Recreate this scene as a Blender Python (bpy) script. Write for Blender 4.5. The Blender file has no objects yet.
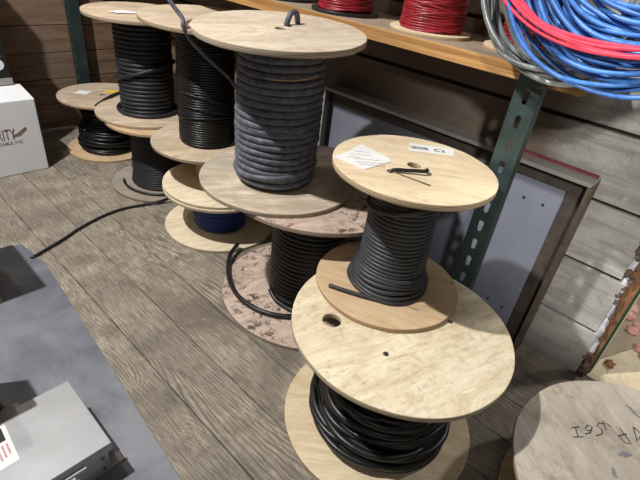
import bpy, bmesh, math, random
from mathutils import Vector, Matrix, noise
random.seed(7)
SC = bpy.context.scene
C = SC.collection
PI = math.pi

# ------------------------------------------------------------------ camera, world, lights, exposure
cam_d = bpy.data.cameras.new('camera')
cam = bpy.data.objects.new('camera', cam_d); C.objects.link(cam)
cam_d.sensor_width = 36.0; cam_d.lens = 26.073; cam_d.clip_start = 0.02
R = [[0.6858375577785174, -0.32552667627274107, 0.6508911025472853],
     [-0.7186761501047593, -0.4437798573550929, 0.5353167562074764],
     [0.11459247624080848, -0.8349202484313787, -0.5383091520198077]]
cam.matrix_world = Matrix(((R[0][0], -R[0][1], -R[0][2], 0), (R[1][0], -R[1][1], -R[1][2], 0),
                           (R[2][0], -R[2][1], -R[2][2], 1.5), (0, 0, 0, 1)))
SC.camera = cam
SC.view_settings.view_transform = 'Standard'
SC.view_settings.look = 'None'
SC.view_settings.gamma = 1.0
SC.view_settings.use_curve_mapping = False
SC.view_settings.exposure = 0.0
w = bpy.data.worlds.new('world'); SC.world = w; w.use_nodes = True
w.node_tree.nodes['Background'].inputs[0].default_value = (0.86, 0.92, 1.0, 1)
w.node_tree.nodes['Background'].inputs[1].default_value = 0.065
def lamp(name, loc, power, size, col):
    d = bpy.data.lights.new(name, 'POINT'); d.energy = power; d.shadow_soft_size = size; d.color = col
    o = bpy.data.objects.new(name, d); o.location = loc; C.objects.link(o)
lamp('work_and_fill_light', (-0.70, 2.00, 3.80), 680, 0.05, (1.0, 0.97, 0.915))
lamp('work_and_fill_light', (-0.15, 3.2, 3.70), 60, 0.05, (1.0, 0.97, 0.915))
lamp('work_and_fill_light', (-0.9, -0.7, 3.2), 32, 0.25, (1.0, 0.95, 0.88))  # added soft fill near the camera, lifts the front faces and right wall
sd = bpy.data.lights.new('wall_fill_spot', 'SPOT'); sd.energy = 380; sd.spot_size = math.radians(40); sd.spot_blend = .8; sd.shadow_soft_size = .08; sd.color = (1.0, .96, .90)  # added spot that brightens the grey wall at the right
so = bpy.data.objects.new('wall_fill_spot', sd); so.location = (-1.1, -0.9, 2.5); C.objects.link(so)
so.rotation_euler = (Vector((1.95, -.05, 1.25)) - so.location).to_track_quat('-Z', 'Y').to_euler()

lamp('work_and_fill_light', (3.6, -0.9, 2.6), 120, 0.10, (1.0, 0.97, 0.92))  # added light brightening the plywood and ground outside the opening

# ------------------------------------------------------------------ node helpers
class NT:
    def __init__(s, name):
        s.m = bpy.data.materials.new(name); s.m.use_nodes = True; s.t = s.m.node_tree; s.n = s.t.nodes
        s.b = s.n['Principled BSDF']; s.tc = s.n.new('ShaderNodeTexCoord'); s.oi = s.n.new('ShaderNodeObjectInfo')
    def link(s, a, b): s.t.links.new(a, b)
    def put(s, sock, v):
        if hasattr(v, 'links'): s.link(v, sock)
        else:
            sock.default_value = v
    def math(s, op, a, b=None, c=None, clamp=False):
        n = s.n.new('ShaderNodeMath'); n.operation = op; n.use_clamp = clamp
        s.put(n.inputs[0], a)
        if b is not None: s.put(n.inputs[1], b)
        if c is not None: s.put(n.inputs[2], c)
        return n.outputs[0]
    def vmul(s, v, k):
        n = s.n.new('ShaderNodeVectorMath'); n.operation = 'MULTIPLY'; s.link(v, n.inputs[0]); n.inputs[1].default_value = k
        return n.outputs[0]
    def vadd(s, v, w_):
        n = s.n.new('ShaderNodeVectorMath'); n.operation = 'ADD'; s.link(v, n.inputs[0]); s.put(n.inputs[1], w_)
        return n.outputs[0]
    def rnd(s, k=37.0):
        n = s.n.new('ShaderNodeCombineXYZ')
        for i, q in enumerate((1.0, 1.7, 0.6)): s.link(s.math('MULTIPLY', s.oi.outputs['Random'], k * q), n.inputs[i])
        return n.outputs[0]
    def noise(s, v, scale, detail=4, rough=.55, dist=0.0):
        n = s.n.new('ShaderNodeTexNoise'); s.link(v, n.inputs['Vector']); n.inputs['Scale'].default_value = scale
        n.inputs['Detail'].default_value = detail; n.inputs['Roughness'].default_value = rough; n.inputs['Distortion'].default_value = dist
        return n.outputs[0]
    def ramp(s, f, stops, interp='LINEAR'):
        n = s.n.new('ShaderNodeValToRGB'); s.link(f, n.inputs[0]); e = n.color_ramp; e.interpolation = interp
        while len(e.elements) < len(stops): e.elements.new(0.5)
        for i, (p, c) in enumerate(stops):
            e.elements[i].position = p; e.elements[i].color = (c, c, c, 1) if not isinstance(c, tuple) else (*c, 1)
        return n.outputs[0]
    def mix(s, f, a, b, mode='MIX'):
        n = s.n.new('ShaderNodeMix'); n.data_type = 'RGBA'; n.blend_type = mode
        s.put(n.inputs[0], f)
        for i, v in ((6, a), (7, b)):
            if hasattr(v, 'links'): s.link(v, n.inputs[i])
            else: n.inputs[i].default_value = (*v, 1)
        return n.outputs[2]
    def bump(s, h, strength=.3, dist=.01):
        n = s.n.new('ShaderNodeBump'); n.inputs['Strength'].default_value = strength; n.inputs['Distance'].default_value = dist
        s.link(h, n.inputs['Height']); s.link(n.outputs[0], s.b.inputs['Normal'])
    def sep(s, v):
        n = s.n.new('ShaderNodeSeparateXYZ'); s.link(v, n.inputs[0]); return n.outputs
    def fin(s, col, rough=.6, metal=0.0, spec=None):
        s.put(s.b.inputs['Base Color'], col if hasattr(col, 'links') else (*col, 1))
        s.put(s.b.inputs['Roughness'], rough); s.b.inputs['Metallic'].default_value = metal
        if spec is not None: s.b.inputs['Specular IOR Level'].default_value = spec
        return s.m

def plain(name, col, rough=.5, metal=0.0, var=.12, scale=25, spec=None):
    t = NT(name); v = t.vadd(t.tc.outputs['Object'], t.rnd())
    n = t.noise(v, scale, 5)
    c = t.mix(t.ramp(n, [(.3, 0.0), (.7, 1.0)]), tuple(x * (1 - var) for x in col), tuple(min(1, x * (1 + var)) for x in col))
    return t.fin(c, rough, metal, spec)

def flange_wood(name, base, pale, stain, grain_rot=0.5, speck=.0, speck_col=(.16, .10, .07), grey=0.0, dirt=.35, spsc=26):
    """plywood face: soft broad grain, rotary-cut figure, scuffs, optional dark specks, layered edge"""
    t = NT(name); ob = t.tc.outputs['Object']
    mp = t.n.new('ShaderNodeMapping'); t.link(ob, mp.inputs[0]); mp.inputs['Rotation'].default_value = (0, 0, grain_rot)
    v0 = t.vadd(mp.outputs[0], t.rnd())
    g = t.noise(t.vmul(v0, (1.2, 5, 1)), 3.2, 8, .66, 1.2)
    f = t.noise(t.vmul(v0, (3, 60, 3)), 2.5, 5, .6, .4)
    b = t.noise(v0, 4.0, 4, .5)
    col = t.mix(t.ramp(g, [(.40, 0.0), (.60, 1.0)]), base, pale)
    col = t.mix(t.math('MULTIPLY', t.ramp(f, [(.50, 0.0), (.72, 1.0)]), .35), col, stain)
    col = t.mix(t.math('MULTIPLY', t.ramp(b, [(.50, 0.0), (.74, 1.0)]), dirt), col, stain)
    if grey: col = t.mix(t.math('MULTIPLY', t.ramp(t.noise(v0, 2.3, 5, .6, .6), [(.40, 0.0), (.60, 1.0)]), grey), col, (.36, .33, .29))
    tiny = t.noise(t.vmul(v0, (1, 2.2, 1)), 55.0, 3, .7, .5)
    col = t.mix(t.math('MULTIPLY', t.ramp(tiny, [(.60, 0.0), (.70, 1.0)]), .35), col, tuple(x * .55 for x in stain))
    # scratches and knots
    s1 = t.noise(t.vmul(v0, (2.0, 11, 1)), 5.0, 3, .5, 1.5)
    col = t.mix(t.math('MULTIPLY', t.ramp(s1, [(.69, 0.0), (.73, 1.0)]), .6), col, (.17, .12, .075))
    if speck:
        sp = t.noise(v0, spsc, 4, .68, .3); area = t.noise(v0, 5, 3)
        k = t.math('MULTIPLY', t.ramp(sp, [(.50, 0.0), (.60, 1.0)]), t.ramp(area, [(.38, .10), (.56, 1.0)]))
        col = t.mix(t.math('MULTIPLY', k, speck), col, speck_col)
    # layered plywood edge
    nz = t.math('ABSOLUTE', t.sep(t.tc.outputs['Normal'])[2])
    z = t.sep(ob)[2]
    lay = t.math('SINE', t.math('MULTIPLY', z, 1100.0))
    ecol = t.mix(t.ramp(lay, [(.35, 0.0), (.65, 1.0)]), tuple(x * .72 for x in stain), tuple(x * .95 for x in pale))
    col = t.mix(t.ramp(nz, [(.3, 1.0), (.6, 0.0)]), col, ecol)
    t.bump(t.math('ADD', t.math('MULTIPLY', f, .6), s1), .25, .002)
    return t.fin(col, .62, 0, .3)

def cable_mat(name, col, dust=None, amt=0.0, rough=.42, spec=.5, dsc=14):
    t = NT(name); v = t.vadd(t.tc.outputs['Object'], t.rnd())
    n = t.noise(v, 60, 4, .6)
    c = t.mix(t.ramp(n, [(.35, 0.0), (.7, 1.0)]), col, tuple(min(1, x * 1.35 + .002) for x in col))
    if dust:
        d = t.noise(v, dsc, 6, .75, .5)
        c = t.mix(t.math('MULTIPLY', t.ramp(d, [(.42, 0.0), (.62, 1.0)]), amt), c, dust)
    t.bump(t.noise(v, 90, 3), .12, .001)
    return t.fin(c, t.math('MULTIPLY_ADD', n, .25, rough - .12), 0, spec)

# ------------------------------------------------------------------ mesh helpers
class MB:
    def __init__(s): s.v = []; s.f = []
    def add(s, vs, fs):
        b = len(s.v); s.v += [tuple(x) for x in vs]; s.f += [tuple(b + i for i in q) for q in fs]; return s
    def box(s, x0, x1, y0, y1, z0, z1, M=None):
        vs = [Vector((x, y, z)) for z in (z0, z1) for (x, y) in ((x0, y0), (x1, y0), (x1, y1), (x0, y1))]
        if M is not None: vs = [M @ q for q in vs]
        return s.add(vs, [(3, 2, 1, 0), (4, 5, 6, 7), (0, 1, 5, 4), (1, 2, 6, 5), (2, 3, 7, 6), (3, 0, 4, 7)])
    def tube(s, pts, r, seg=8, closed=False, flat=1.0):
        pts = [Vector(p) for p in pts]; n = len(pts); rings = []
        up = None; vs = []; fs = []
        for i, p in enumerate(pts):
            a = pts[(i - 1) % n] if (closed or i > 0) else p
            b = pts[(i + 1) % n] if (closed or i < n - 1) else p
            tg = (b - a).normalized()
            if up is None:
                up = Vector((0, 0, 1)) if abs(tg.z) < .9 else Vector((1, 0, 0))
            sd = tg.cross(up).normalized(); up = sd.cross(tg).normalized()
            rr = r[i] if isinstance(r, (list, tuple)) else r
            for k in range(seg):
                a_ = 2 * PI * k / seg; vs.append(p + sd * math.cos(a_) * rr + up * math.sin(a_) * rr * flat)
        m = n if closed else n - 1
        for i in range(m):
            for k in range(seg):
                fs.append((i * seg + k, i * seg + (k + 1) % seg, ((i + 1) % n) * seg + (k + 1) % seg, ((i + 1) % n) * seg + k))
        if not closed:
            fs.append(tuple(range(seg))[::-1]); fs.append(tuple((n - 1) * seg + k for k in range(seg)))
        return s.add(vs, fs)
    def cyl(s, x, y, z0, z1, r, seg=48, r2=None):
        r2 = r if r2 is None else r2
        vs = [(x + r * math.cos(2 * PI * k / seg), y + r * math.sin(2 * PI * k / seg), z0) for k in range(seg)]
        vs += [(x + r2 * math.cos(2 * PI * k / seg), y + r2 * math.sin(2 * PI * k / seg), z1) for k in range(seg)]
        fs = [(k, (k + 1) % seg, seg + (k + 1) % seg, seg + k) for k in range(seg)]
        fs += [tuple(range(seg))[::-1], tuple(range(seg, 2 * seg))]
        return s.add(vs, fs)
    def build(s, name, mat, parent=None, smooth=False, bevel=0.0, loc=None):
        me = bpy.data.meshes.new(name); me.from_pydata(s.v, [], s.f); me.validate(); me.update()
        if smooth: me.polygons.foreach_set('use_smooth', [True] * len(me.polygons))
        if mat: me.materials.append(mat)
        o = bpy.data.objects.new(name, me); C.objects.link(o)
        if parent: o.parent = parent
        if loc: o.location = loc
        if bevel:
            b = o.modifiers.new('bevel', 'BEVEL'); b.width = bevel; b.segments = 2; b.limit_method = 'ANGLE'
        return o
def tag(o, label=None, cat=None, group=None, kind=None):
    for k, v in (('label', label), ('category', cat), ('group', group), ('kind', kind)):
        if v: o[k] = v
    return o
def empty(name, loc, label, cat, group=None):
    o = bpy.data.objects.new(name, None); o.location = loc; C.objects.link(o); o.empty_display_size = .05
    return tag(o, label, cat, group)
def plate2d(name, outline, holes, thick, mat, parent=None, bevel=0.0015, loc=(0, 0, 0), rot=(0, 0, 0)):
    """flat plate with real holes, from a 2D filled outline"""
    cu = bpy.data.curves.new(name, 'CURVE'); cu.dimensions = '2D'; cu.fill_mode = 'BOTH'
    cu.extrude = max(thick / 2 - bevel, 1e-4); cu.bevel_depth = bevel; cu.bevel_resolution = 1; cu.offset = -bevel
    for pts in [outline] + holes:
        sp = cu.splines.new('POLY'); sp.points.add(len(pts) - 1); sp.use_cyclic_u = True
        for i, (x, y) in enumerate(pts): sp.points[i].co = (x, y, 0, 1)
    tmp = bpy.data.objects.new(name, cu); C.objects.link(tmp)
    dg = bpy.context.evaluated_depsgraph_get(); me = bpy.data.meshes.new_from_object(tmp.evaluated_get(dg))
    bpy.data.objects.remove(tmp); bpy.data.curves.remove(cu)
    me.name = name; me.materials.clear(); me.materials.append(mat)
    o = bpy.data.objects.new(name, me); C.objects.link(o); o.location = loc; o.rotation_euler = rot
    if parent: o.parent = parent
    return o
def ring(cx, cy, r, n=20, wob=0.0, seed=0):
    out = []
    for k in range(n):
        a = 2 * PI * k / n
        rr = r * (1 + wob * noise.noise(Vector((math.cos(a) * 3, math.sin(a) * 3, seed * 7.3))))
        out.append((cx + rr * math.cos(a), cy + rr * math.sin(a)))
    return out
def text(name, body, size, mat, parent, M, thick=.0004, shear=0, bold=0.0):
    cu = bpy.data.curves.new(name, 'FONT'); cu.body = body; cu.size = size; cu.extrude = thick; cu.shear = shear; cu.offset = bold
    tmp = bpy.data.objects.new(name, cu); C.objects.link(tmp)
    dg = bpy.context.evaluated_depsgraph_get(); me = bpy.data.meshes.new_from_object(tmp.evaluated_get(dg))
    bpy.data.objects.remove(tmp); bpy.data.curves.remove(cu)
    me.materials.clear(); me.materials.append(mat); me.transform(M)
    o = bpy.data.objects.new(name, me); C.objects.link(o)
    if parent: o.parent = parent
    return o

# ------------------------------------------------------------------ materials
def floor_mat():
    t = NT('floor_planks'); ob = t.tc.outputs['Object']; x, y, z = t.sep(ob)
    idx = t.math('FLOOR', t.math('DIVIDE', t.math('SUBTRACT', x, -.0135), .1992))
    wn = t.n.new('ShaderNodeTexWhiteNoise'); wn.noise_dimensions = '1D'; t.link(idx, wn.inputs['W'])
    off = t.n.new('ShaderNodeCombineXYZ'); t.link(t.math('MULTIPLY', wn.outputs['Value'], 9), off.inputs[0]); t.link(t.math('MULTIPLY', wn.outputs['Value'], 31), off.inputs[1])
    v = t.vadd(ob, off.outputs[0])
    # flat-sawn figure: contours of a stretched noise
    vx = t.sep(v)[0]
    base = t.math('ADD', t.math('MULTIPLY', t.noise(t.vmul(v, (3.5, .35, 1)), 1.0, 1, .4, .0), .7), t.math('MULTIPLY', vx, 1.6))
    knot = t.noise(t.vmul(v, (6, 2.2, 1)), 1.0, 0, .4, .6)
    base = t.math('ADD', base, t.math('MULTIPLY', t.ramp(knot, [(.66, 0.0), (.9, 1.0)], 'EASE'), 1.2))
    for kx, ky, kr in ((.487, 1.72, .045), (.485, 2.66, .05), (.51, 1.06, .04), (.90, 2.05, .04), (.70, 2.75, .035)):
        dx = t.math('DIVIDE', t.math('SUBTRACT', x, kx), kr); dy = t.math('DIVIDE', t.math('SUBTRACT', y, ky), kr * 3.2)
        d2 = t.math('ADD', t.math('MULTIPLY', dx, dx), t.math('MULTIPLY', dy, dy))
        base = t.math('ADD', base, t.math('DIVIDE', .16, t.math('ADD', d2, .55)))
    rings = t.math('SINE', t.math('MULTIPLY', t.math('ADD', base, t.math('MULTIPLY', t.noise(t.vmul(v, (40, 1.5, 1)), 1, 3), .03)), 360.0))
    fine = t.noise(t.vmul(v, (230, 9, 1)), 1.0, 4, .75)
    cloud = t.noise(v, 2.3, 6, .65, .4); dirt = t.noise(ob, 7.0, 6, .7, .3)
    c = t.mix(t.ramp(cloud, [(.36, 0.0), (.64, 1.0)]), (.26, .228, .19), (.56, .49, .40))
    c = t.mix(t.ramp(wn.outputs['Value'], [(0, 0.0), (1, .35)]), c, (.30, .275, .245))
    c = t.mix(t.math('MULTIPLY', t.ramp(rings, [(.25, 0.0), (.95, 1.0)]), t.ramp(t.noise(v, 3.1, 4), [(.38, .30), (.62, .80)])), c, (.105, .086, .068))
    c = t.mix(t.math('MULTIPLY', t.ramp(fine, [(.45, 0.0), (.56, 1.0)]), .72), c, (.13, .108, .085))
    c = t.mix(t.math('MULTIPLY', t.ramp(dirt, [(.48, 0.0), (.66, 1.0)]), .55), c, (.12, .10, .08))
    c = t.mix(t.ramp(t.noise(ob, 55, 2, .5), [(.74, 0.0), (.76, .8)]), c, (.55, .52, .46))
    t.bump(t.math('ADD', rings, t.math('MULTIPLY', fine, 1.5)), .22, .002)
    return t.fin(c, .72, 0, .25)
def brown_wall_mat():
    t = NT('brown_wall_boards'); v = t.vadd(t.tc.outputs['Object'], t.rnd())
    g = t.noise(t.vmul(v, (1.2, 4, 9)), 1.6, 7, .65, .6); b = t.noise(v, 2.2, 5, .6); s = t.noise(t.vmul(v, (3, 3, 55)), 1.2, 4)
    c = t.mix(t.ramp(g, [(.33, 0.0), (.68, 1.0)]), (.115, .066, .040), (.26, .170, .115))
    c = t.mix(t.math('MULTIPLY', t.ramp(b, [(.46, 0.0), (.64, 1.0)]), .6), c, (.19, .145, .115))
    c = t.mix(t.math('MULTIPLY', t.ramp(s, [(.5, 0.0), (.7, 1.0)]), .5), c, (.06, .04, .028))
    t.bump(s, .3, .003)
    return t.fin(c, .7, 0, .25)
def grey_wall_mat():
    t = NT('grey_wall_boards'); v = t.vadd(t.tc.outputs['Object'], t.rnd())
    b = t.noise(v, 3.2, 7, .65, .3); g = t.noise(t.vmul(v, (6, 1.3, 14)), 2.0, 6, .7, .5); s = t.noise(v, 24, 5, .75, .8)
    y = t.sep(t.tc.outputs['Object'])[1]
    c = t.mix(t.ramp(b, [(.34, 0.0), (.66, 1.0)]), (.29, .282, .265), (.54, .53, .50))
    c = t.mix(t.math('MULTIPLY', t.ramp(g, [(.46, 0.0), (.62, 1.0)]), .55), c, (.19, .175, .155))
    c = t.mix(t.math('MULTIPLY', t.ramp(s, [(.62, 0.0), (.67, 1.0)]), .55), c, (.58, .57, .54))
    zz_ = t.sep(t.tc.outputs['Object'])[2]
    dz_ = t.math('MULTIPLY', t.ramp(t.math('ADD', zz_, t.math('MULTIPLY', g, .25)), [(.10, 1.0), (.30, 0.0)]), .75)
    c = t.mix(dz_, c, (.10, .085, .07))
    sc_ = t.noise(t.vmul(v, (9, 9, 3)), 5.0, 6, .8, 1.0)
    c = t.mix(t.math('MULTIPLY', t.ramp(sc_, [(.54, 0.0), (.64, 1.0)]), .45), c, (.17, .155, .14))
    # shade under the shelf painted into the boards as darker brown along y
    c = t.mix(t.ramp(t.math('ADD', y, t.math('MULTIPLY', b, .3)), [(.56, 0.0), (.68, .85)]), c, (.125, .082, .055))
    t.bump(g, .2, .003)
    return t.fin(c, .75, 0, .25)

M = {}
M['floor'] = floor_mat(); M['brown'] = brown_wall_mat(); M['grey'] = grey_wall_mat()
M['gap'] = plain('dark_gap', (.030, .022, .016), .9)
M['green'] = plain('green_paint', (.022, .040, .040), .42, 0, .3, 18)
M['green_light'] = plain('green_paint_board', (.020, .11, .055), .5, 0, .25, 18)
M['black_c'] = cable_mat('black_cable', (.0085, .0085, .0095), (.04, .04, .045), .25, .38, .5)
M['black_gloss'] = cable_mat('glossy_black_cable', (.0055, .0055, .0065), (.03, .03, .03), .15, .34, .45)
M['black_matte'] = cable_mat('matte_black_cable', (.013, .014, .017), (.05, .052, .06), .3, .5, .4)
M['grey_c'] = cable_mat('dusty_grey_cable', (.060, .068, .090), (.24, .25, .29), .45, .55, .4, 38)
M['tag_c'] = cable_mat('dark_slate_cable', (.026, .028, .036), (.09, .095, .11), .3, .45, .5)
M['blue_c'] = cable_mat('blue_wire', (.010, .030, .19), None, 0, .35)
M['blue_b'] = cable_mat('bright_blue_wire', (.055, .18, .50), (.02, .06, .24), .5, .33)
M['red_b'] = cable_mat('pinkish_red_wire', (.66, .045, .085), None, 0, .36)
M['red_c'] = cable_mat('red_wire', (.26, .008, .020), (.13, .005, .010), .5, .38)
M['grey_coil'] = cable_mat('silver_grey_wire', (.14, .16, .165), (.30, .32, .32), .5, .24, .9)
M['w_dark'] = flange_wood('worn_plywood', (.50, .39, .28), (.68, .56, .42), (.30, .20, .12), .4, grey=.35)
M['w_pale'] = flange_wood('pale_plywood', (.66, .53, .355), (.80, .68, .48), (.46, .32, .18), .9, dirt=.25)
M['w_pale2'] = flange_wood('scuffed_pale_plywood', (.68, .575, .40), (.86, .77, .58), (.46, .34, .20), .3, speck=.28, speck_col=(.34, .25, .15), dirt=.22, spsc=38)
M['w_tan'] = flange_wood('tan_plywood', (.56, .40, .245), (.66, .50, .32), (.44, .29, .16), 1.2, dirt=.15)
M['w_cream'] = flange_wood('cream_plywood', (.72, .61, .44), (.84, .75, .57), (.46, .34, .22), .2, dirt=.2)
M['w_pink'] = flange_wood('speckled_pinkish_plywood', (.50, .385, .320), (.66, .535, .455), (.30, .22, .17), .2, speck=1.0, speck_col=(.10, .07, .055), spsc=34)
M['w_grey'] = flange_wood('greyed_plywood', (.44, .365, .275), (.70, .61, .47), (.27, .21, .15), .6, grey=.6, dirt=.5)
M['w_ftop'] = flange_wood('aged_pale_plywood', (.52, .44, .34), (.66, .58, .46), (.36, .28, .20), .3, grey=.25, speck=.3, speck_col=(.28, .21, .15), spsc=30)
M['w_weath'] = flange_wood('weathered_plywood', (.50, .43, .35), (.64, .57, .48), (.27, .22, .18), 2.2, grey=.4, speck=.35, speck_col=(.12, .10, .09), dirt=.5, spsc=9)
M['w_floor'] = flange_wood('dusty_floor_plywood', (.30, .26, .215), (.39, .34, .28), (.2, .16, .12), .5, grey=.6)
M['white_mark'] = plain('white_paper', (.80, .80, .80), .6, 0, .04)
M['ink'] = plain('black_ink', (.02, .02, .022), .7)
M['ink_grey'] = plain('grey_ink', (.22, .22, .24), .7)
M['ink_brown'] = plain('brown_ink', (.16, .075, .04), .7)
M['ink_pink'] = plain('magenta_ink', (.60, .05, .16), .7)
M['yellow'] = plain('yellow_sticker', (.75, .55, .05), .6)
M['carton'] = plain('white_cardboard', (.74, .76, .80), .7, 0, .03, 6)
M['bolt'] = plain('dull_steel', (.12, .11, .10), .5, .7)
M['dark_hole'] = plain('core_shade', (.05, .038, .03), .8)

def steel(name, col, rough, metal):
    t = NT(name); v = t.vadd(t.tc.outputs['Object'], t.rnd())
    n = t.noise(v, 5, 6, .6, .4); s = t.noise(t.vmul(v, (4, 60, 4)), 1.2, 4, .7)
    c = t.mix(t.ramp(n, [(.35, 0.0), (.68, 1.0)]), tuple(x * .78 for x in col), col)
    t.bump(s, .05, .001)
    return t.fin(c, t.math('MULTIPLY_ADD', s, .25, rough), metal)
M['alu'] = steel('brushed_aluminium', (.42, .43, .45), .34, .25)
M['galv'] = steel('galvanised_rail', (.42, .41, .39), .38, .4)
t_ = NT('mottled_grey_sheet'); v_ = t_.tc.outputs['Object']
n1 = t_.noise(v_, 3.2, 7, .6, .5); n2 = t_.noise(v_, 16, 5, .65)
c_ = t_.mix(t_.ramp(n1, [(.38, 0.0), (.62, 1.0)]), (.14, .155, .19), (.25, .265, .30))
c_ = t_.mix(t_.math('MULTIPLY', t_.ramp(t_.noise(v_, 5.0, 4, .6, .3), [(.60, 0.0), (.66, 1.0)]), .5), c_, (.25, .235, .215))
c_ = t_.mix(t_.ramp(n2, [(.62, 0.0), (.75, .4)]), c_, (.30, .31, .33))
M['sheet'] = t_.fin(c_, .42, .1)
t_ = NT('bluish_grey_panel'); v_ = t_.tc.outputs['Object']
n1 = t_.noise(v_, 4.0, 6, .6); n2 = t_.noise(v_, 20, 5, .7, .8)
c_ = t_.mix(t_.ramp(n1, [(.35, 0.0), (.65, 1.0)]), (.165, .178, .230), (.20, .215, .270))
c_ = t_.mix(t_.ramp(n2, [(.70, 0.0), (.78, .4)]), c_, (.10, .09, .08))
M['panel'] = t_.fin(c_, .6, .0)
t_ = NT('rusty_frame'); v_ = t_.tc.outputs['Object']
n1 = t_.noise(v_, 9.0, 6, .7)
M['rust'] = t_.fin(t_.mix(t_.ramp(n1, [(.35, 0.0), (.65, 1.0)]), (.085, .055, .038), (.20, .155, .12)), .6, .3)
t_ = NT('shelf_lumber'); ob_ = t_.tc.outputs['Object']
g_ = t_.noise(t_.vmul(ob_, (40, .9, 55)), 1.2, 4, .6, .8)
sx = t_.sep(t_.tc.outputs['Normal'])[0]
cb = t_.mix(t_.ramp(g_, [(.38, 0.0), (.62, 1.0)]), (.50, .29, .115), (.27, .125, .04))
ct = t_.mix(t_.ramp(t_.noise(ob_, 6, 5), [(.4, 0.0), (.6, 1.0)]), (.34, .27, .20), (.25, .20, .155))
M['lumber'] = t_.fin(t_.mix(t_.ramp(t_.math('ABSOLUTE', sx), [(.4, 0.0), (.6, 1.0)]), ct, cb), .6, 0, .3)
t_ = NT('osb_sheet'); v_ = t_.tc.outputs['Object']
n1 = t_.noise(v_, 12, 5, .6, .6); n2 = t_.noise(t_.vmul(v_, (4, 14, 4)), 1.5, 5)
c_ = t_.mix(t_.ramp(n1, [(.35, 0.0), (.65, 1.0)]), (.70, .58, .38), (.84, .74, .54))
M['osb'] = t_.fin(t_.mix(t_.ramp(n2, [(.56, 0.0), (.7, .5)]), c_, (.38, .28, .16)), .7)
M['dirtfloor'] = plain('tan_ground', (.40, .32, .23), .85, 0, .2, 9)
M['pinkfoam'] = plain('pink_insulation', (.78, .42, .36), .9, 0, .25, 40)
M['whitefoam'] = plain('white_foam', (.60, .62, .66), .9, 0, .15, 40)
M['orangewood'] = plain('orange_brown_wood', (.26, .125, .06), .7, 0, .3, 22)
M['inner_brown'] = plain('dark_brown_steel', (.055, .043, .036), .6, 0, .4, 14)  # darker brown for the bands inside the tray frame
M['debris'] = plain('rotten_brown_debris', (.13, .085, .06), .95, 0, .45, 30)
M['crate'] = plain('brown_crate_wood', (.42, .30, .20), .7, 0, .15, 12)
M['redstripe'] = plain('faded_red_paint', (.20, .035, .04), .6, 0, .35, 12)
M['blackplastic'] = plain('black_plastic', (.013, .013, .014), .4)

# ------------------------------------------------------------------ setting
mb = MB()
x = .584 - .1992 * 14
while x < 1.95:
    x1 = min(x + .1992, 1.985)
    mb.box(x + .002, x1 - .002, -2.2, 4.0, -.04, 0); x += .1992
tag(mb.build('floor', M['floor'], bevel=.0015), kind='structure')
mb = MB(); mb.box(-2.3, 1.985, -2.2, 4.0, -.06, -.0405)
tag(mb.build('trim_1', M['gap']), kind='structure')
mb = MB()
for k in range(-1, 12):
    z0 = max(0.0, .246 + .268 * k + .008); z1 = .246 + .268 * (k + 1) - .008
    if k == -1: z0, z1 = 0.0, .240
    # broken, slightly ragged ends at the opening
    for j in range(1):
        ye = .028 + .05 * z0 + random.uniform(-.004, .004)
    mb.box(1.951, 1.972, ye, 3.96, z0, z1)
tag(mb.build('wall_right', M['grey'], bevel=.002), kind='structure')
mb = MB(); mb.box(1.9725, 2.0, .06, 3.96, 0, 3.4)
tag(mb.build('trim_2', M['gap']), kind='structure')
mb = MB()
for k in range(-2, 17):
    z0 = max(0.0, .379 + .191 * k + .0025); z1 = .379 + .191 * (k + 1) - .0025
    mb.box(-2.2, 1.949, 3.93 + .002 * (k % 2), 3.96, z0, z1)
tag(mb.build('wall_far', M['brown'], bevel=.003), kind='structure')
mb = MB(); mb.box(-2.2, 1.949, 3.961, 3.99, 0, 3.4)
tag(mb.build('trim_3', M['gap']), kind='structure')
# ground outside the opening
mb = MB(); mb.box(1.99, 5.0, -2.2, 3.0, -.05, -.012)
tag(mb.build('trim_4', M['dirtfloor']), kind='structure')

# ------------------------------------------------------------------ rack posts and shelf
def post(loc, label, h, width=.078, depth=.045, slot_ph=.0):
    t = empty('rack_post', loc, label, 'post')
    hw = width / 2; n = int(h / .0762)
    holes = []
    for i in range(n):
        zc = slot_ph + .03 + i * .0762
        if zc > h - .04: break
        pts = []
        for k in range(8): a = PI * k / 7; pts.append((.0095 * math.cos(a), zc + .013 + .0095 * math.sin(a)))
        for k in range(8): a = PI + PI * k / 7; pts.append((.0075 * math.cos(a), zc - .013 + .0075 * math.sin(a)))
        holes.append(pts)
    # plate in local XY -> stands upright facing -X
    f = plate2d('slotted_face', [(-hw, 0), (hw, 0), (hw, h), (-hw, h)], holes, .003, M['green'], t, .0005, (0, 0, 0), (PI / 2, 0, -PI / 2))
    for s in (-1, 1):
        mb = MB(); mb.box(.0017, depth, s * hw - (.003 if s > 0 else 0), s * hw + (0 if s > 0 else .003), 0, h)
        mb.build('side_flange', M['green'], t)
    mb = MB(); mb.box(-.004, depth + .004, -hw - .004, hw + .004, 0, .004); mb.build('foot_plate', M['green'], t)
    return t
post((1.487, .497, 0), 'green slotted steel rack post rising beside the tagged spool to the coils', 2.05, .080, .040, .0)
post((1.478, 3.870, 0), 'green slotted steel rack post by the brown plank wall, behind the smallest spool', 2.05, .075, .075, .02)
mb = MB(); mb.box(1.532, 1.945, .36, 3.80, 1.208, 1.256)
tag(mb.build('shelf_board', M['lumber'], bevel=.002), 'thick yellowish lumber shelf carrying the red wire spools', 'shelf')

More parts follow.
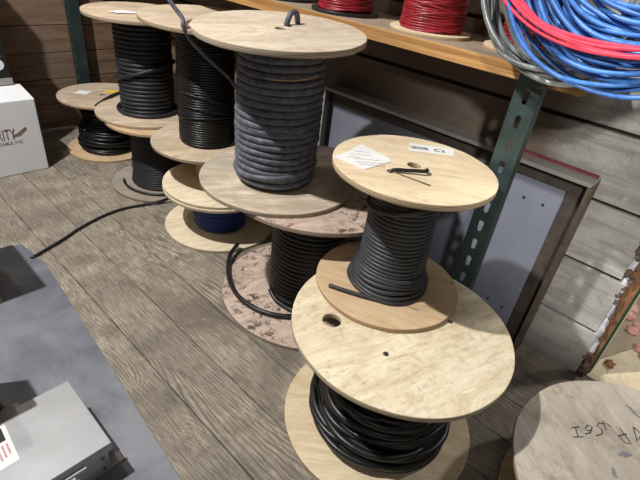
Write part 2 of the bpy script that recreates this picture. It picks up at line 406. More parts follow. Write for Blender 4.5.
# ------------------------------------------------------------------ reels
def helix(Rf, z0, z1, pitch, jit=.0, seed=0, npt=64):
    turns = (z1 - z0) / pitch; n = int(turns * npt); out = []
    for i in range(n + 1):
        a = 2 * PI * i / npt; z = z0 + (z1 - z0) * i / n
        q = Vector((math.cos(a) * 1.3, math.sin(a) * 1.3, i / npt * .8 + seed * 11))
        rr = Rf(z) + jit * noise.noise(q) ; zz = z + jit * .8 * noise.noise(q + Vector((5, 3, 9)))
        out.append((rr * math.cos(a), rr * math.sin(a), zz))
    return out
def flange(name, parent, cx, cy, z0, z1, r, mat, holes=(), wob=.004, seed=1, arbor=.022, tilt=None):
    hs = [ring(hx, hy, hr, 18, .08, seed + i) for i, (hx, hy, hr) in enumerate(holes)]
    if arbor: hs.append(ring(0, 0, arbor, 20))
    o = plate2d(name, ring(0, 0, r, 120, wob, seed), hs, z1 - z0, mat, parent, .002, (cx, cy, (z0 + z1) / 2))
    if tilt:
        n = Vector((-tilt[0], -tilt[1], 1)).normalized(); o.rotation_mode = 'QUATERNION'; o.rotation_quaternion = Vector((0, 0, 1)).rotation_difference(n)
    return o
def bolts(parent, pts, z, r=.009):
    for x, y in pts:
        mb = MB(); mb.cyl(x, y, z - .002, z + .003, r, 16, r * .7); mb.build('bolt', M['bolt'], parent, bevel=.0008)
def winding(parent, mb, mat, name='cable_winding'):
    return mb.build(name, mat, parent, smooth=True)
def tail(parent, pts, r, mat, name='cable_end', seg=8, sm=3):
    # Catmull-Rom smoothing
    P = [Vector(p) for p in pts]; P = [P[0] * 2 - P[1]] + P + [P[-1] * 2 - P[-2]]; out = []
    for i in range(1, len(P) - 2):
        for k in range(sm * 2):
            u = k / (sm * 2); a, b, c, d = P[i - 1], P[i], P[i + 1], P[i + 2]
            out.append(.5 * ((2 * b) + (c - a) * u + (2 * a - 5 * b + 4 * c - d) * u * u + (3 * b - a - 3 * c + d) * u ** 3))
    out.append(P[-2])
    mb = MB(); mb.tube(out, r, seg); return mb.build(name, mat, parent, smooth=True)
G_STACK = 'wooden cable reels stood along the wall'
def reel(loc, label, group=None): return empty('cable_reel', loc, label, 'cable reel', group)

# -- reel I: front, big, loose thick black cable
L = (1.108, .511, 0); T = reel(L, 'largest front reel, pale scuffed disc with a round hole, thick loose black cable below')
flange('bottom_flange', T, 1.088 - L[0], .500 - L[1], 0, .018, .352, M['w_pale'], seed=3)
flange('top_flange', T, 0, 0, .445, .465, .369, M['w_pale2'], holes=[(.933 - L[0], .670 - L[1], .032)], seed=4)
bolts(T, [(.951 - L[0], .461 - L[1]), (1.245 - L[0], .404 - L[1])], .465, .011)
mb = MB(); mb.cyl(0, 0, .018, .445, .10, 40)
mb.build('drum', M['dark_hole'], T)
mb = MB(); rg = random.Random(5)
mb.cyl(-.01, -.01, .02, .30, .185, 48, .15)
for i in range(30):
    z = .036 + .29 * (i / 30) ** 1.15; rr = .242 - .075 * (i / 30) + rg.uniform(-.014, .014)
    ax, ay = rg.uniform(-.09, .09), rg.uniform(-.09, .09); ox, oy = rg.uniform(-.012, .012), rg.uniform(-.012, .012)
    pts = []
    for k in range(72):
        a = 2 * PI * k / 72; wv = .010 * math.sin(a * 2 + i) + .006 * math.sin(3 * a + i * 2)
        X = ox - .012 + (rr + wv) * math.cos(a); Y = oy - .012 + (rr + wv) * math.sin(a)
        pts.append((X, Y, min(.42, max(.033, z + ax * X + ay * Y + .008 * math.sin(2 * a + i)))))
    mb.tube(pts, .0125, 8, True)
winding(T, mb, M['black_c'])
tail(T, [(-.21, .03, .30), (-.20, .10, .33), (-.175, .165, .36), (-.155, .20, .40)], .009, M['black_c'])
mb = MB(); mb.tube([(-.20, .225, .315), (-.165, .215, .312), (-.14, .235, .318)], .006, 6)
mb.tube([(-.19, .215, .31), (-.225, .15, .22), (-.235, .10, .15)], .004, 6)
mb.build('black_tie', M['blackplastic'], T, smooth=True)

# -- reel H: tagged reel on top of I
L = (1.237, .675, .466); T = reel(L, 'reel with a paper tag and barcode label, standing on the largest front reel')
flange('bottom_flange', T, 0, 0, 0, .018, .261, M['w_tan'], wob=.006, seed=6)
flange('top_flange', T, 0, 0, .457, .477, .261, M['w_pale'], holes=[(1.121 - L[0] + .01, .688 - L[1], .014)], wob=.005, seed=7, arbor=.023)
mb = MB(); mb.cyl(0, 0, .018, .33, .06, 32); mb.build('drum', M['dark_hole'], T)
mb = MB(); mb.cyl(0, 0, .02, .40, .106, 64)
mb.tube(helix(lambda z: .108 + .010 * max(0, (.30 - z) / .3), .030, .452, .0150, .0014, 2), .0078, 8)
for j in range(6):
    z0 = .028 + j * .0150
    rr = .140 - .004 * j
    mb.tube([((rr + .003 * math.sin(k * .35 + j)) * math.cos(2 * PI * k / 64), (rr + .003 * math.sin(k * .35 + j)) * math.sin(2 * PI * k / 64), z0 + .004 * math.sin(2 * PI * k / 64 + j * 1.3)) for k in range(64)], .0085, 8, True)
mb.tube([(.1225 * math.cos(a), .1225 * math.sin(a), .36 + .035 * math.sin(a + 2.6)) for a in [2 * PI * k / 64 for k in range(64)]], .0075, 8, True)
winding(T, mb, M['tag_c'])
tail(T, [(-.125, -.065, .026), (-.155, -.01, .027), (-.185, .055, .027), (-.205, .105, .027)], .0075, M['tag_c'])
zt = .4775
def Q(x, y, z=zt): return Vector((x - L[0], y - L[1], z))
def quad_sheet(name, pts, mat, parent, th=.0012):
    n = len(pts); vs = [Vector(p) for p in pts] + [Vector(p) + Vector((0, 0, th)) for p in pts]
    mb = MB(); mb.add(vs, [tuple(range(n))[::-1], tuple(range(n, 2 * n))] + [(i, (i + 1) % n, n + (i + 1) % n, n + i) for i in range(n)])
    return mb.build(name, mat, parent)
tg = quad_sheet('paper_tag', [Q(1.052, .859), Q(1.062, .741), Q(1.188, .732), Q(1.205, .749), Q(1.221, .884), Q(1.139, .863)], M['white_mark'], T)
tg['label'] = 'white paper tag with faint printed and handwritten lines'
def rot_text(parent, name, body, size, mat, p, q, z, mirror=False):
    d = (Vector(q) - Vector(p)); a = math.atan2(d.y, d.x)
    return text(name, body, size, mat, parent, Matrix.Translation((p[0] - L[0], p[1] - L[1], z)) @ Matrix.Rotation(a, 4, 'Z'))

for i, (lx, ly, ln) in enumerate(((1.095, .835, .05), (1.118, .845, .085), (1.150, .850, .055), (1.100, .815, .10), (1.085, .795, .11), (1.080, .775, .10))):
    mb = MB(); p = Vector((lx, ly, 0)); d = Vector((.72, -.69, 0)).normalized(); nv = Vector((.69, .72, 0))
    zig = [p + d * (ln * .8 * k / 14) + nv * (.0035 * ((-1) ** k) if k % 4 else 0) for k in range(15)]
    mb.tube([Q(q.x, q.y, zt + .0014) for q in zig], .0013, 5, False, .3); mb.build('pen_line', M['ink_grey'], tg)
bl = quad_sheet('barcode_label', [Q(1.322, .758), Q(1.425, .640), Q(1.482, .672), Q(1.388, .797)], M['white_mark'], T)
mb = MB(); rg = random.Random(3)
p0 = Vector((1.346, .762, 0)); d = Vector((.66, -.75, 0)).normalized(); nn = Vector((.75, .66, 0))
s = 0
while s < .060:
    wd = rg.choice((.0015, .0025, .0035)); a0 = p0 + d * s; b0 = a0 + d * wd
    mb.add([Q(*a0.xy, zt + .0016), Q(*b0.xy, zt + .0016), Q(*(b0 + nn * .026).xy, zt + .0016), Q(*(a0 + nn * .026).xy, zt + .0016)], [(0, 1, 2, 3)])
    s += wd + rg.choice((.0015, .0025))
mb.build('barcode', M['ink'], bl)
rot_text(bl, 'label_number', 'C2', .034, M['ink'], (1.398, .703), (1.458, .635), zt + .0016)
tail(T, [tuple(Q(1.112, .690, zt - .012)), tuple(Q(1.128, .682, zt + .006)), tuple(Q(1.165, .645, zt + .010)), tuple(Q(1.200, .612, zt + .012)), tuple(Q(1.222, .622, zt + .008))], .0058, M['blackplastic'])
quad_sheet('slit', [Q(1.128, .672), Q(1.134, .668), Q(1.152, .562), Q(1.143, .560)], M['debris'], T, .0008)

# -- reel G: speckled large reel
L = (1.411, 1.205, 0); T = reel(L, 'large reel with dark-speckled pinkish discs and black cable, under the dusty grey reel')
flange('bottom_flange', T, 0, 0, 0, .018, .420, M['w_pink'], wob=.005, seed=8)
flange('top_flange', T, 0, 0, .598, .618, .425, M['w_pink'], wob=.005, seed=9)
mb = MB(); mb.cyl(0, 0, .018, .598, .10, 32); mb.build('drum', M['dark_hole'], T)
mb = MB(); mb.cyl(0, 0, .02, .596, .178, 64)
mb.tube(helix(lambda z: .182, .034, .585, .0225, .003, 5), .0112, 8)
winding(T, mb, M['black_c'])
tail(T, [(x_ - L[0], y_ - L[1], z_) for x_, y_, z_ in ((1.350, 1.690, .050), (1.270, 1.650, .036), (1.195, 1.570, .034), (1.130, 1.470, .034), (1.092, 1.357, .033), (1.095, 1.245, .033), (1.135, 1.150, .033), (1.21, 1.075, .033), (1.32, 1.03, .033), (1.45, 1.03, .034))], .0115, M['black_c'])
tail(T, [(.19, -.04, .08), (.10, -.19, .05), (-.05, -.215, .036), (-.17, -.13, .034), (-.20, 0, .034), (-.19, .07, .06)], .0105, M['black_c'])

# -- reel F: dusty grey cable on G
L = (1.252, 1.318, .619); T = reel(L, 'tall reel of dusty grey ribbed-looking cable, standing on the speckled reel')
flange('bottom_flange', T, .008, 0, 0, .018, .326, M['w_grey'], wob=.006, seed=10)
flange('top_flange', T, -.030, -.002, .586, .607, .310, M['w_ftop'], wob=.012, seed=11, holes=[(.055, .02, .016)], tilt=(.05, .02))
mb = MB(); mb.cyl(0, 0, .018, .565, .06, 32); mb.build('drum', M['dark_hole'], T)
mb = MB(); mb.cyl(-.012, 0, .02, .570, .140, 64)
pts = helix(lambda z: .149 + .008 * math.sin((z - .03) / .5 * 3.1), .034, .562, .0262, .0045, 8)
mb.tube([(p[0] - .012, p[1], p[2]) for p in pts], .0138, 9)
for zc, ax, ay, rr in ((.30, .20, .10, .156), (.09, .10, -.08, .160)):
    mb.tube([(-.012 + rr * math.cos(a), rr * math.sin(a), zc + rr * (ax * math.cos(a) + ay * math.sin(a))) for a in [2 * PI * k / 64 for k in range(64)]], .0132, 9, True)
winding(T, mb, M['grey_c'])
for zc in (.475, .350):
    mb = MB(); mb.tube([(-.012 + .163 * math.cos(a), .163 * math.sin(a), zc + .012 * math.sin(a * 1.3)) for a in [PI * 1.15 + PI * .42 * k / 20 for k in range(21)]], .0028, 5)
    mb.build('tan_string', M['w_tan'], T, smooth=True)
tail(T, [(.02, .035, .560), (.028, .030, .615), (.045, .028, .650), (.075, .030, .645), (.088, .032, .590)], .0105, M['grey_c'], 'cable_loop')

# -- reel E: blue wire, low
L = (1.448, 1.985, 0); T = reel(L, 'low cream reel of dark blue wire on the floor')
flange('bottom_flange', T, 0, 0, 0, .018, .317, M['w_cream'], seed=12)
flange('top_flange', T, 0, 0, .252, .270, .317, M['w_cream'], seed=13)
mb = MB(); mb.cyl(0, 0, .018, .252, .06, 32); mb.build('drum', M['dark_hole'], T)
mb = MB(); mb.cyl(0, 0, .02, .25, .135, 64); mb.tube(helix(lambda z: .150 - .05 * abs(z - .12), .026, .245, .0095, .006, 9), .0050, 7)
winding(T, mb, M['blue_c'])
# -- reel X: empty small reel in between
L = (1.440, 2.000, .271); T = reel(L, 'empty cream reel lying between the blue wire reel and the thin black wire reel')
flange('bottom_flange', T, .006, -.012, 0, .016, .312, M['w_cream'], seed=14)
flange('top_flange', T, 0, .05, .190, .208, .24, M['w_tan'], seed=15)
mb = MB(); mb.cyl(0, .03, .016, .190, .10, 40); mb.build('drum', M['w_tan'], T)
# -- reel D: thin black wire
L = (1.440, 2.095, .480); T = reel(L, 'tall reel of thin glossy black wire, third tall reel back from the front')
flange('bottom_flange', T, 0, 0, 0, .018, .300, M['w_dark'], seed=16)
flange('top_flange', T, 0, 0, .626, .646, .312, M['w_dark'], seed=17, tilt=(.02, .03), wob=.008)
mb = MB(); mb.cyl(0, 0, .018, .626, .06, 32); mb.build('drum', M['dark_hole'], T)
mb = MB(); mb.cyl(0, 0, .02, .624, .137, 64); mb.tube(helix(lambda z: .142, .026, .618, .0125, .002, 12, 56), .0060, 6)
rg = random.Random(9)
for i in range(4):
    zc = rg.uniform(.04, .3); ax, ay = rg.uniform(-.25, .25), rg.uniform(-.25, .25)
    mb.tube([(.148 * math.cos(a), .148 * math.sin(a), zc + .148 * (ax * math.cos(a) + ay * math.sin(a))) for a in [2 * PI * k / 56 for k in range(56)]], .0052, 6, True)
winding(T, mb, M['black_gloss'])
tail(T, [(-.33, -.02, 1.02), (-.30, -.07, .86), (-.265, -.125, .74), (-.235, -.175, .675), (-.245, -.195, .645), (-.20, -.19, .58), (-.08, -.165, .48), (.02, -.16, .40), (.09, -.135, .33)], .0095, M['grey_c'])

# -- reel C: under B
L = (1.462, 2.658, 0); T = reel(L, 'reel of fine black cable on the floor under another reel, its tail trailing out')
flange('bottom_flange', T, 0, 0, 0, .018, .317, M['w_floor'], seed=18)
flange('top_flange', T, 0, 0, .435, .453, .317, M['w_tan'], seed=19)
mb = MB(); mb.cyl(0, 0, .018, .435, .06, 32); mb.build('drum', M['dark_hole'], T)
mb = MB(); mb.cyl(0, 0, .02, .433, .170, 64); mb.tube(helix(lambda z: .173 + .02 * max(0, (.12 - z) / .12), .026, .428, .0120, .002, 13, 56), .0062, 6)
winding(T, mb, M['black_matte'])
P_ = []
for k in range(22):
    a = math.radians(70 + k * 10.5); rr = .235 + .004 * k / 4
    P_.append((rr * math.cos(a), rr * math.sin(a), .030))
P_ = P_[:20]
P_ += [(x_ - L[0], y_ - L[1], z_) for x_, y_, z_ in ((1.420, 2.400, .030), (1.298, 2.385, .024), (1.18, 2.425, .0100), (1.086, 2.445, .0085), (.980, 2.440, .0085), (.870, 2.410, .0085), (.770, 2.370, .0085), (.678, 2.322, .0085), (.570, 2.275, .0085), (.490, 2.242, .0085))]
tail(T, P_[8:], .0080, M['black_c'])
# -- reel B
L = (1.454, 2.753, .454); T = reel(L, 'tall reel of black cable with a white sticker on top, nearest the small far reel')
flange('bottom_flange', T, 0, 0, 0, .018, .316, M['w_dark'], seed=20)
flange('top_flange', T, 0, 0, .571, .591, .314, M['w_dark'], seed=21, tilt=(.01, .01))
mb = MB(); mb.cyl(0, 0, .018, .571, .06, 32); mb.build('drum', M['dark_hole'], T)
mb = MB(); mb.cyl(0, 0, .02, .569, .148, 64); mb.tube(helix(lambda z: .152, .030, .560, .0250, .003, 15), .0122, 8)
mb.tube([(.170 * math.cos(a), .170 * math.sin(a), .27 + .170 * (.35 * math.cos(a + .9))) for a in [2 * PI * k / 64 for k in range(64)]], .0115, 8, True)
mb.tube([(.178 * math.cos(a), .178 * math.sin(a), .032) for a in [2 * PI * k / 64 for k in range(64)]], .0122, 8, True)
winding(T, mb, M['black_matte'])
quad_sheet('white_sticker', [(-.19, -.01, .593), (-.165, -.06, .593), (-.04, -.085, .593), (-.035, -.045, .594), (-.10, .03, .594)], M['white_mark'], T)
# -- reel A: small far
L = (1.436, 3.360, 0); T = reel(L, 'smallest far reel of loose black cable beside the brown plank wall')
flange('bottom_flange', T, 0, 0, 0, .018, .288, M['w_tan'], seed=22)
flange('top_flange', T, 0, 0, .386, .404, .298, M['w_dark'], seed=23, holes=[(-.10, -.14, .012)])
mb = MB(); mb.cyl(0, 0, .018, .386, .12, 40); mb.build('drum', M['dark_hole'], T)
mb = MB(); rg = random.Random(15); mb.cyl(0, 0, .02, .384, .135, 48, .128)
for i in range(26):
    z = .034 + .0132 * i; rr = (.185 if i < 11 else .15) + rg.uniform(-.013, .012); ax, ay = rg.uniform(-.09, .09), rg.uniform(-.09, .09)
    mb.tube([((rr + .006 * math.sin(2 * a + i)) * math.cos(a), (rr + .006 * math.sin(2 * a + i)) * math.sin(a), min(.37, max(.032, z + rr * (ax * math.cos(a) + ay * math.sin(a))))) for a in [2 * PI * k / 56 for k in range(56)]], .0105, 7, True)
winding(T, mb, M['black_gloss'])
tail(T, [(-.16, -.24, .415), (-.07, -.16, .4155), (.03, -.08, .4155), (.14, -.02, .4155), (.22, .02, .4155)], .010, M['black_matte'])
quad_sheet('white_sticker', [(-.16, .10, .4045), (-.10, .04, .4045), (-.04, .09, .4045), (-.10, .15, .4045)], M['white_mark'], T)
quad_sheet('yellow_sticker', [(.03, .05, .4045), (.09, -.01, .4045), (.14, .03, .4045), (.08, .09, .4045)], M['yellow'], T)
# -- reel J: front right
L = (1.333, -.350, 0); T = reel(L, 'weathered reel top with black handwritten letters, in the right foreground')
flange('bottom_flange', T, 0, 0, 0, .018, .420, M['w_tan'], seed=24)
flange('top_flange', T, 0, 0, .230, .250, .445, M['w_weath'], seed=25, wob=.006)
mb = MB(); mb.cyl(0, 0, .018, .230, .13, 40); mb.build('drum', M['dark_hole'], T)
mb = MB(); mb.cyl(0, 0, .02, .228, .24, 64); mb.tube(helix(lambda z: .25, .034, .222, .0225, .002, 25), .0112, 7); winding(T, mb, M['black_c'])

# ------------------------------------------------------------------ shelf spools
def wire_spool(loc, label, fr, wr, h, rimmat, wmat, holder='wire_spool', pitch=.0085, wire_r=.0046, seed=1):
    t = empty(holder, loc, label, 'wire spool')
    flange('bottom_flange', t, 0, 0, 0, .012, fr, rimmat, seed=seed, wob=.004)
    flange('top_flange', t, 0, 0, h, h + .012, fr, rimmat, seed=seed + 1, wob=.004)
    mb = MB(); mb.cyl(0, 0, .012, h, wr * .5, 24); mb.build('drum', M['dark_hole'], t)
    mb = MB(); mb.cyl(0, 0, .0125, h - .0005, wr - wire_r, 40)
    mb.tube(helix(lambda z: wr - .15 * z * wr / h * .6, .017, h - .006, pitch, .004, seed, 48), wire_r, 6)
    for i in range(6):
        zc = .04 + i * (h - .08) / 6
        mb.tube([((wr * (1 - .09 * zc / h) + .002) * math.cos(a), (wr * (1 - .09 * zc / h) + .002) * math.sin(a), zc + wr * .22 * math.cos(a + i * 1.7)) for a in [2 * PI * k / 48 for k in range(48)]], wire_r, 6, True)
    winding(t, mb, wmat, 'wire_winding'); return t
SZ = 1.2565
wire_spool((1.700, 1.000, SZ), 'spool of red wire on a bare wood disc, on the shelf above the tagged reel', .155, .118, .20, M['w_pale'], M['red_c'], seed=30)
wire_spool((1.690, 1.425, SZ), 'spool of red wire with a black rim on the lumber shelf', .145, .115, .20, M['blackplastic'], M['red_c'], seed=32)
wire_spool((1.760, .655, SZ), 'wood-rimmed spool on the shelf, half hidden behind the grey coil', .135, .085, .20, M['w_pale'], M['red_c'], seed=34)
wire_spool((1.700, 1.80, SZ), 'dark spool at the top picture edge on the lumber shelf', .150, .11, .20, M['blackplastic'], M['black_matte'], seed=36)

# ------------------------------------------------------------------ hanging coils
def coil(label, mat, seed, cx, spans, r, thick, top=1.86):
    """spans: (how many, bottom z, half width, centre y) blended from first to second"""
    n, (zb0, a0, y0), (zb1, a1, y1) = spans
    cy = y0; rg = random.Random(seed); mb = MB()
    t = empty('wire_coil', (cx, cy, top), label, 'wire coil')
    for i in range(n):
        u = (i + rg.uniform(-.35, .35)) / max(1, n - 1); u = min(1, max(0, u))
        zb = zb0 + (zb1 - zb0) * u + rg.uniform(-.006, .006); a_ = (a0 + (a1 - a0) * u) * rg.uniform(.95, 1.05)
        yc = y0 + (y1 - y0) * u; b_ = (top - zb) / 2; sk = rg.uniform(-.14, .14); xo = rg.uniform(-thick, thick); ph = rg.uniform(0, 6); tl = rg.uniform(-.5, .5) * thick / .3
        pts = []
        for k in range(96):
            a = 2 * PI * k / 96; c_, s2 = math.cos(a), math.sin(a)
            dz = (s2 - 1) * b_; w_ = min(1, -dz * 5)
            y = (yc - cy) + a_ * c_ * (.35 + .65 * min(1, -dz * 3.2) if s2 > 0 else 1) + sk * (-dz) * .35 + .006 * math.sin(3 * a + ph)
            x = (xo + tl * c_ + thick * .35 * math.sin(4 * a + ph)) * w_
            pts.append((x, y, dz + .004 * math.sin(5 * a + ph)))
        mb.tube(pts, r, 7, True)
    mb.build('loops', mat, t, smooth=True); return t
coil('silver grey wire coil hanging left of the blue coil in front of the shelf end', M['grey_coil'], 4, 1.405, (10, (1.252, .245, .455), (1.305, .160, .455)), .0076, .026)
coil('bright blue wire coil hanging in the upper right corner', M['blue_b'], 12, 1.325, (30, (1.268, .285, .300), (1.460, .215, .250)), .0060, .034)
coil('pinkish red wire coil hanging in front of the blue coil', M['red_b'], 21, 1.268, (6, (1.358, .385, .290), (1.378, .350, .280)), .0050, .008)

# ------------------------------------------------------------------ steel tray leaning on the wall
T = empty('steel_tray', (1.90, .95, 0), 'shallow grey steel tray with a rusty frame standing against the wall behind the post', 'tray')
y0, y1, zt2 = .275 - .95, 1.640 - .95, .872
mb = MB(); mb.box(.018, .024, y0 + .01, y1 - .01, .01, zt2 - .01); mb.build('back_panel', M['panel'], T)
mb = MB(); mb.box(-.050, .045, y0, y1, zt2 - .004, zt2); mb.box(-.050, -.046, y0, y1, zt2 - .016, zt2 - .004)
o = mb.build('top_rail', M['galv'], T, bevel=.001)
mb = MB(); mb.box(-.050, .045, y0, y0 + .004, 0, zt2 - .0045); mb.box(-.050, -.046, y0 + .0045, y0 + .016, 0, zt2 - .017); mb.build('side_rail', M['rust'], T)
mb = MB(); mb.box(-.050, .045, y1 - .004, y1, 0, zt2 - .0045); mb.box(-.050, -.046, y1 - .020, y1 - .0045, 0, zt2 - .017); mb.build('side_rail', M['galv'], T)
mb = MB(); mb.box(-.045, .045, y0 + .005, y1 - .005, 0, .004); mb.build('bottom_rail', M['rust'], T)
mb = MB(); mb.box(.004, .0165, y0 + .005, y0 + .085, .005, zt2 - .078); mb.build('inner_side', M['inner_brown'], T)
mb = MB(); mb.box(.004, .0165, y0 + .005, y1 - .005, zt2 - .0775, zt2 - .006); mb.build('inner_top', M['inner_brown'], T)
for yy, zz in ((.508, .698), (.426, .698), (.490, .156), (.416, .15), (1.2, .70), (1.3, .70)):
    mb = MB(); mb.add([(.0172, yy - .95 + .007 * math.cos(a), zz + .007 * math.sin(a)) for a in [2 * PI * k / 12 for k in range(12)]], [tuple(range(12))])
    mb.build('screw_hole', M['ink'], T)
mb = MB(); mb.box(.030, .045, y0 + .01, y0 + .36, zt2 + .0005, zt2 + .009); mb.build('red_strip', M['redstripe'], T)

# ------------------------------------------------------------------ floor sheet, enclosure, cartons
o = quad_sheet('metal_sheet', [(-.9, 2.55, .0005), (.392, 2.425, .0005), (.502, 2.395, .0005), (.524, 2.106, .0005), (.470, 1.45, .0005), (.411, .78, .0005), (.36, .1, .0005), (-.9, .1, .0005)], M['sheet'], None, .004)
tag(o, 'flat blue-grey sheet lying on the floor planks at the left', 'sheet')

T = empty('metal_enclosure', (-.02, 1.10, .005), 'silver metal electrical enclosure lying on its back with a warning sticker on the door', 'electrical box')
mb = MB(); mb.box(-.30, .292, -.150, .140, .0, .118); mb.build('body', M['alu'], T, bevel=.004)
mb = MB(); mb.box(-.31, .303, -.160, .150, .132, .1465); mb.box(-.31, .303, -.1615, -.158, .112, .1318); mb.box(.3005, .304, -.160, .150, .120, .1318)
mb.build('door', M['alu'], T, bevel=.003)
mb = MB(); mb.box(-.22, .22, -.172, -.163, .108, .120); mb.build('hinge_rail', M['alu'], T, bevel=.002)
mb = MB(); mb.tube([(-.2, -.178, .104), (.16, -.178, .104)], .004, 8); mb.build('hinge_pin', M['galv'], T)
mb = MB(); mb.box(.17, .185, -.180, -.163, .06, .112); mb.box(.165, .192, -.186, -.180, .085, .105); mb.build('latch', M['galv'], T, bevel=.002)
mb = MB(); mb.box(.10, .155, .151, .172, .118, .142); mb.build('latch', M['galv'], T, bevel=.004)
mb = MB(); mb.box(.292, .345, -.145, -.105, .0, .006); mb.build('mounting_foot', M['galv'], T, bevel=.002)
for zz in (.035, .085):
    mb2 = MB(); mb2.add([(.272 + .006 * math.cos(a), -.1535, zz + .006 * math.sin(a)) for a in [2 * PI * k / 12 for k in range(12)]] + [(.272 + .004 * math.cos(a), -.1565, zz + .004 * math.sin(a)) for a in [2 * PI * k / 12 for k in range(12)]],
            [(k, (k + 1) % 12, 12 + (k + 1) % 12, 12 + k) for k in range(12)] + [tuple(range(12, 24))])
    mb2.build('rivet', M['bolt'], T)
zs = .1468
def E(x_, y_): return (x_ + .02, y_ - 1.10, zs)
SA, SB, SC, SD = Vector(E(-.045, 1.206)), Vector(E(.078, 1.206)), Vector(E(.071, 1.059)), Vector(E(-.045, 1.053))
st = quad_sheet('warning_sticker', [SD, SC, SB, SA], M['white_mark'], T, .0006)
st['label'] = 'white warning sticker with black bands and magenta print'
def SP(u, v): return (SA.lerp(SB, u)).lerp(SD.lerp(SC, u), v) + Vector((0, 0, .0008))
for v0, v1, u1 in ((.06, .40, .90), (.93, .99, .55)):
    quad_sheet('black_band', [SP(0, v1), SP(u1, v1), SP(u1, v0), SP(0, v0)], M['ink'], st, .0003)
for u_ in (.44, .56, .68, .78, .88):
    mb = MB(); mb.tube([SP(u_ + .018 * ((-1) ** k), .50 + .36 * k / 16 * (1 - max(0, u_ - .6))) + Vector((0, 0, .0004)) for k in range(17)], .0012, 5, False, .3)
    mb.build('magenta_print', M['ink_pink'], st)

T = empty('cardboard_box', (.45, 3.23, 0), 'white cardboard carton with brown RITY lettering standing on the floor planks', 'box')
mb = MB(); mb.box(-.55, .499, 0, .42, 0, .47); mb.build('body', M['carton'], T, bevel=.006)
mb = MB()
mb.add([(-.55, 0, .4702), (.499, 0, .4702), (.490, .19, .515), (-.55, .19, .515)], [(0, 1, 2, 3)])
mb.add([(-.55, .42, .4702), (.499, .42, .4702), (.490, .193, .513), (-.55, .193, .513)], [(3, 2, 1, 0)])
o = mb.build('lid_flap', M['carton'], T); s_ = o.modifiers.new('s', 'SOLIDIFY'); s_.thickness = .004
UP = Matrix.Rotation(PI / 2, 4, 'X')
lt = text('lettering', 'RITY', .098, M['ink_brown'], T, UP @ Matrix.Diagonal((.52, 1, 1, 1)))
lt.location = (.350 - max(v.co.x for v in lt.data.vertices), -.0015, .238)
lt = text('small_lettering', '& CABLE, INC.', .026, M['ink_grey'], T, UP)
lt.location = (.385 - max(v.co.x for v in lt.data.vertices), -.0015, .208)
mb = MB(); mb.tube([(.335, -.002, .262), (.36, -.002, .270), (.40, -.002, .296), (.415, -.002, .302), (.41, -.002, .290), (.37, -.002, .262), (.335, -.002, .256)], .0022, 5, True)
mb.build('cable_emblem', M['ink_brown'], T)

T = empty('black_carton', (.55, 3.43, .516), 'black package with white block letters standing on top of the white carton', 'box')
mb = MB(); mb.box(-.45, .352, -.02, .18, .003, .55); mb.box(-.45, .21, -.02, .18, .5505, .98); mb.build('body', M['blackplastic'], T, bevel=.008)
mb = MB(); mb.box(-.45, .354, -.022, .182, .003, .045); mb.build('grey_base_band', M['galv'], T, bevel=.004)
lt = text('lettering', 'B', .17, M['white_mark'], T, UP, bold=.003)
lt.location = (.325 - max(v.co.x for v in lt.data.vertices), -.0215, .095)

mb = MB(); mb.box(-.30, .092, 1.286, 1.552, .0055, .50)
tag(mb.build('tool_case', M['blackplastic'], bevel=.006), 'black case just past the left picture edge, shading the metal enclosure', 'case')
mb = MB(); mb.box(-.15, .283, 1.985, 2.36, .0055, .60)
tag(mb.build('wooden_crate', M['crate'], bevel=.003), 'edge of a brown crate standing on the grey sheet at the left picture edge', 'crate')

# ------------------------------------------------------------------ broken wall end, plywood and insulation at the right
rg = random.Random(2)
T = empty('wall_end_framing', (1.99, 0, 0), 'broken wall end with white foam, brown wood and a green edge', 'framing')
def chunk(mb, c, s, seed, n=1):
    bm = bmesh.new(); bmesh.ops.create_icosphere(bm, subdivisions=2, radius=1)
    vs = [];
    for v in bm.verts:
        q = v.co * (1 + .55 * noise.noise(v.co * 1.8 + Vector((seed, seed * 3, 0))))
        vs.append(Vector(c) + Vector((q.x * s[0], q.y * s[1], q.z * s[2])))
    mb.add(vs, [tuple(v.index for v in f.verts) for f in bm.faces]); bm.free()
mf = MB(); md = MB()
for i in range(7):
    z = .15 + i * .115
    chunk(mf, (-.020 + rg.uniform(-.003, .003), .016 + .05 * z, z + rg.uniform(-.01, .01)), (.017, .016, rg.uniform(.055, .07)), i * 2.3 + 1)
for i in range(22):
    z = .02 + i * .036 if i > 8 else rg.uniform(.0, .14)
    chunk(md, (rg.uniform(-.045, -.012) if i > 8 else rg.uniform(-.05, .02), .008 + .05 * z + rg.uniform(-.01, .01), z), (rg.uniform(.010, .022), .016, rg.uniform(.012, .03)), i + 40)
mf.build('white_foam', M['whitefoam'], T); tag(md.build('crumbled_debris', M['debris'], T), kind='stuff')
mb = MB(); mb.box(-.006, .026, -.012, .06, .0, 1.25); mb.build('brown_stud', M['orangewood'], T, bevel=.003)
mb = MB(); mb.box(.0265, .062, -.022, .06, .0, 1.25); mb.build('green_edge', M['green_light'], T)
mb = MB(); mb.box(.063, .070, -.026, .05, .0, 1.25); mb.build('pale_edge', M['osb'], T)
o = quad_sheet('plywood_sheet', [(1.99, -.015, -.011), (1.992, -1.2, -.011), (2.65, -1.2, -.011), (2.62, -.30, -.011), (2.35, -.115, -.011), (2.13, -.02, -.011)], M['osb'], None, .012)
tag(o, 'pale plywood sheet on the ground beyond the broken wall end', 'plywood')
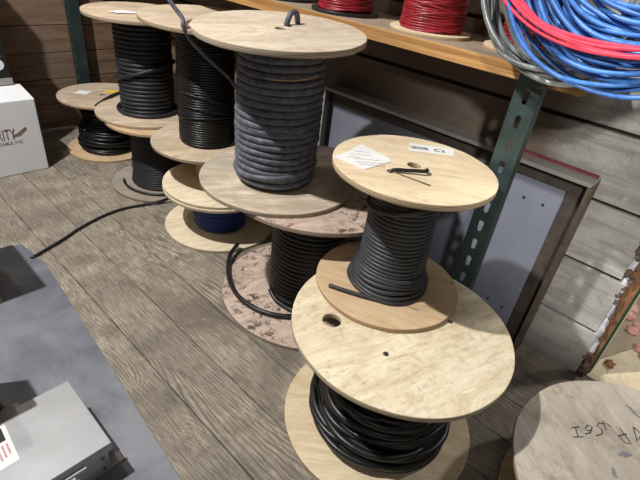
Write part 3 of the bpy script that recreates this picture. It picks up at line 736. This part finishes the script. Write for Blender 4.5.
for i, (cx, cy, s_) in enumerate([(2.52, -.085, .026), (2.58, -.10, .022), (2.38, -.150, .024), (2.64, -.045, .030), (2.72, -.02, .04), (2.34, -.175, .02), (2.80, .0, .035)]):
    mb = MB(); chunk(mb, (0, 0, s_ * .55), (s_, s_ * 1.1, s_ * .75), i * 3.1 + 60)
    lab = ['ragged pink insulation lump nearest the green edge', 'small pink insulation lump touching the larger one', 'pink insulation lump on the plywood sheet edge', 'pink scrap behind the larger lumps', 'far pink insulation scrap by the green edge', 'tiny pink scrap at the right picture edge', 'farthest pink scrap beyond the opening'][i]
    zz = .0015 if i in (2, 5) else -.0115
    tag(mb.build('insulation_scrap', M['pinkfoam'], None, loc=(cx, cy, zz)), lab, 'insulation', 'pink insulation scraps beyond the opening')
mb = MB(); chunk(mb, (0, 0, .012), (.03, .022, .014), 91)
tag(mb.build('wood_splinter', M['orangewood'], None, loc=(2.14, -.07, .0015)), 'small brown splinter of debris on the pale plywood', 'debris')

# ------------------------------------------------------------------ handwriting on the front right reel
J = [o for o in bpy.data.objects if o.name.startswith('cable_reel') and 'handwritten' in o.get('label', '')][0]
zj = .2512
def pen(pts, r=.0022):
    return [(x_ - 1.333, y_ + .350, zj) for x_, y_ in pts]
mb = MB()
HAND = [[(1.3347, -0.0686), (1.361, -0.0922)], [(1.3478, -0.0804), (1.3805, -0.0602)], [(1.3656, -0.0519), (1.3913, -0.0698)], [(1.3785, -0.0932), (1.3959, -0.1039), (1.4266, -0.1013), (1.4242, -0.089), (1.4033, -0.0856), (1.3989, -0.0966), (1.4139, -0.105)], [(1.4726, -0.1269), (1.4631, -0.1134), (1.4445, -0.1122), (1.441, -0.1292), (1.424, -0.1339), (1.3996, -0.1219)], [(1.4519, -0.139), (1.4831, -0.1208), (1.4787, -0.1477)], [(1.4614, -0.1773), (1.4477, -0.199), (1.4595, -0.2144), (1.4836, -0.1873), (1.4963, -0.1685)], [(1.4586, -0.1749), (1.4918, -0.1946)], [(1.5398, -0.2022), (1.4884, -0.226), (1.5141, -0.2295)], [(1.5398, -0.2022), (1.5319, -0.2256)]]
for st_ in HAND: mb.tube(pen(st_), .0018, 5, False, .25)
mb.build('handwriting', M['ink'], J)
for st_ in [[(1.622, -0.1571), (1.6218, -0.1737), (1.6088, -0.1896), (1.6019, -0.2104)], [(1.383, -0.1969), (1.4039, -0.2066), (1.4155, -0.2217), (1.388, -0.2105)], [(1.3181, -0.1957), (1.2949, -0.2046), (1.2914, -0.2141)]]: mb = MB(); mb.tube(pen(st_), [.004] + [.0065] * (len(st_) - 2) + [.003], 6, False, .12); mb.build('dark_gouge', M['ink_grey'], J)

# ------------------------------------------------------------------ groups
for o in list(bpy.data.objects):
    if o.get('category') == 'cable reel': o['group'] = 'wooden cable reels stood along the wall'
    if o.get('category') == 'wire spool': o['group'] = 'wire spools on the lumber shelf'
    if o.get('category') == 'wire coil': o['group'] = 'wire coils hanging at the shelf end'
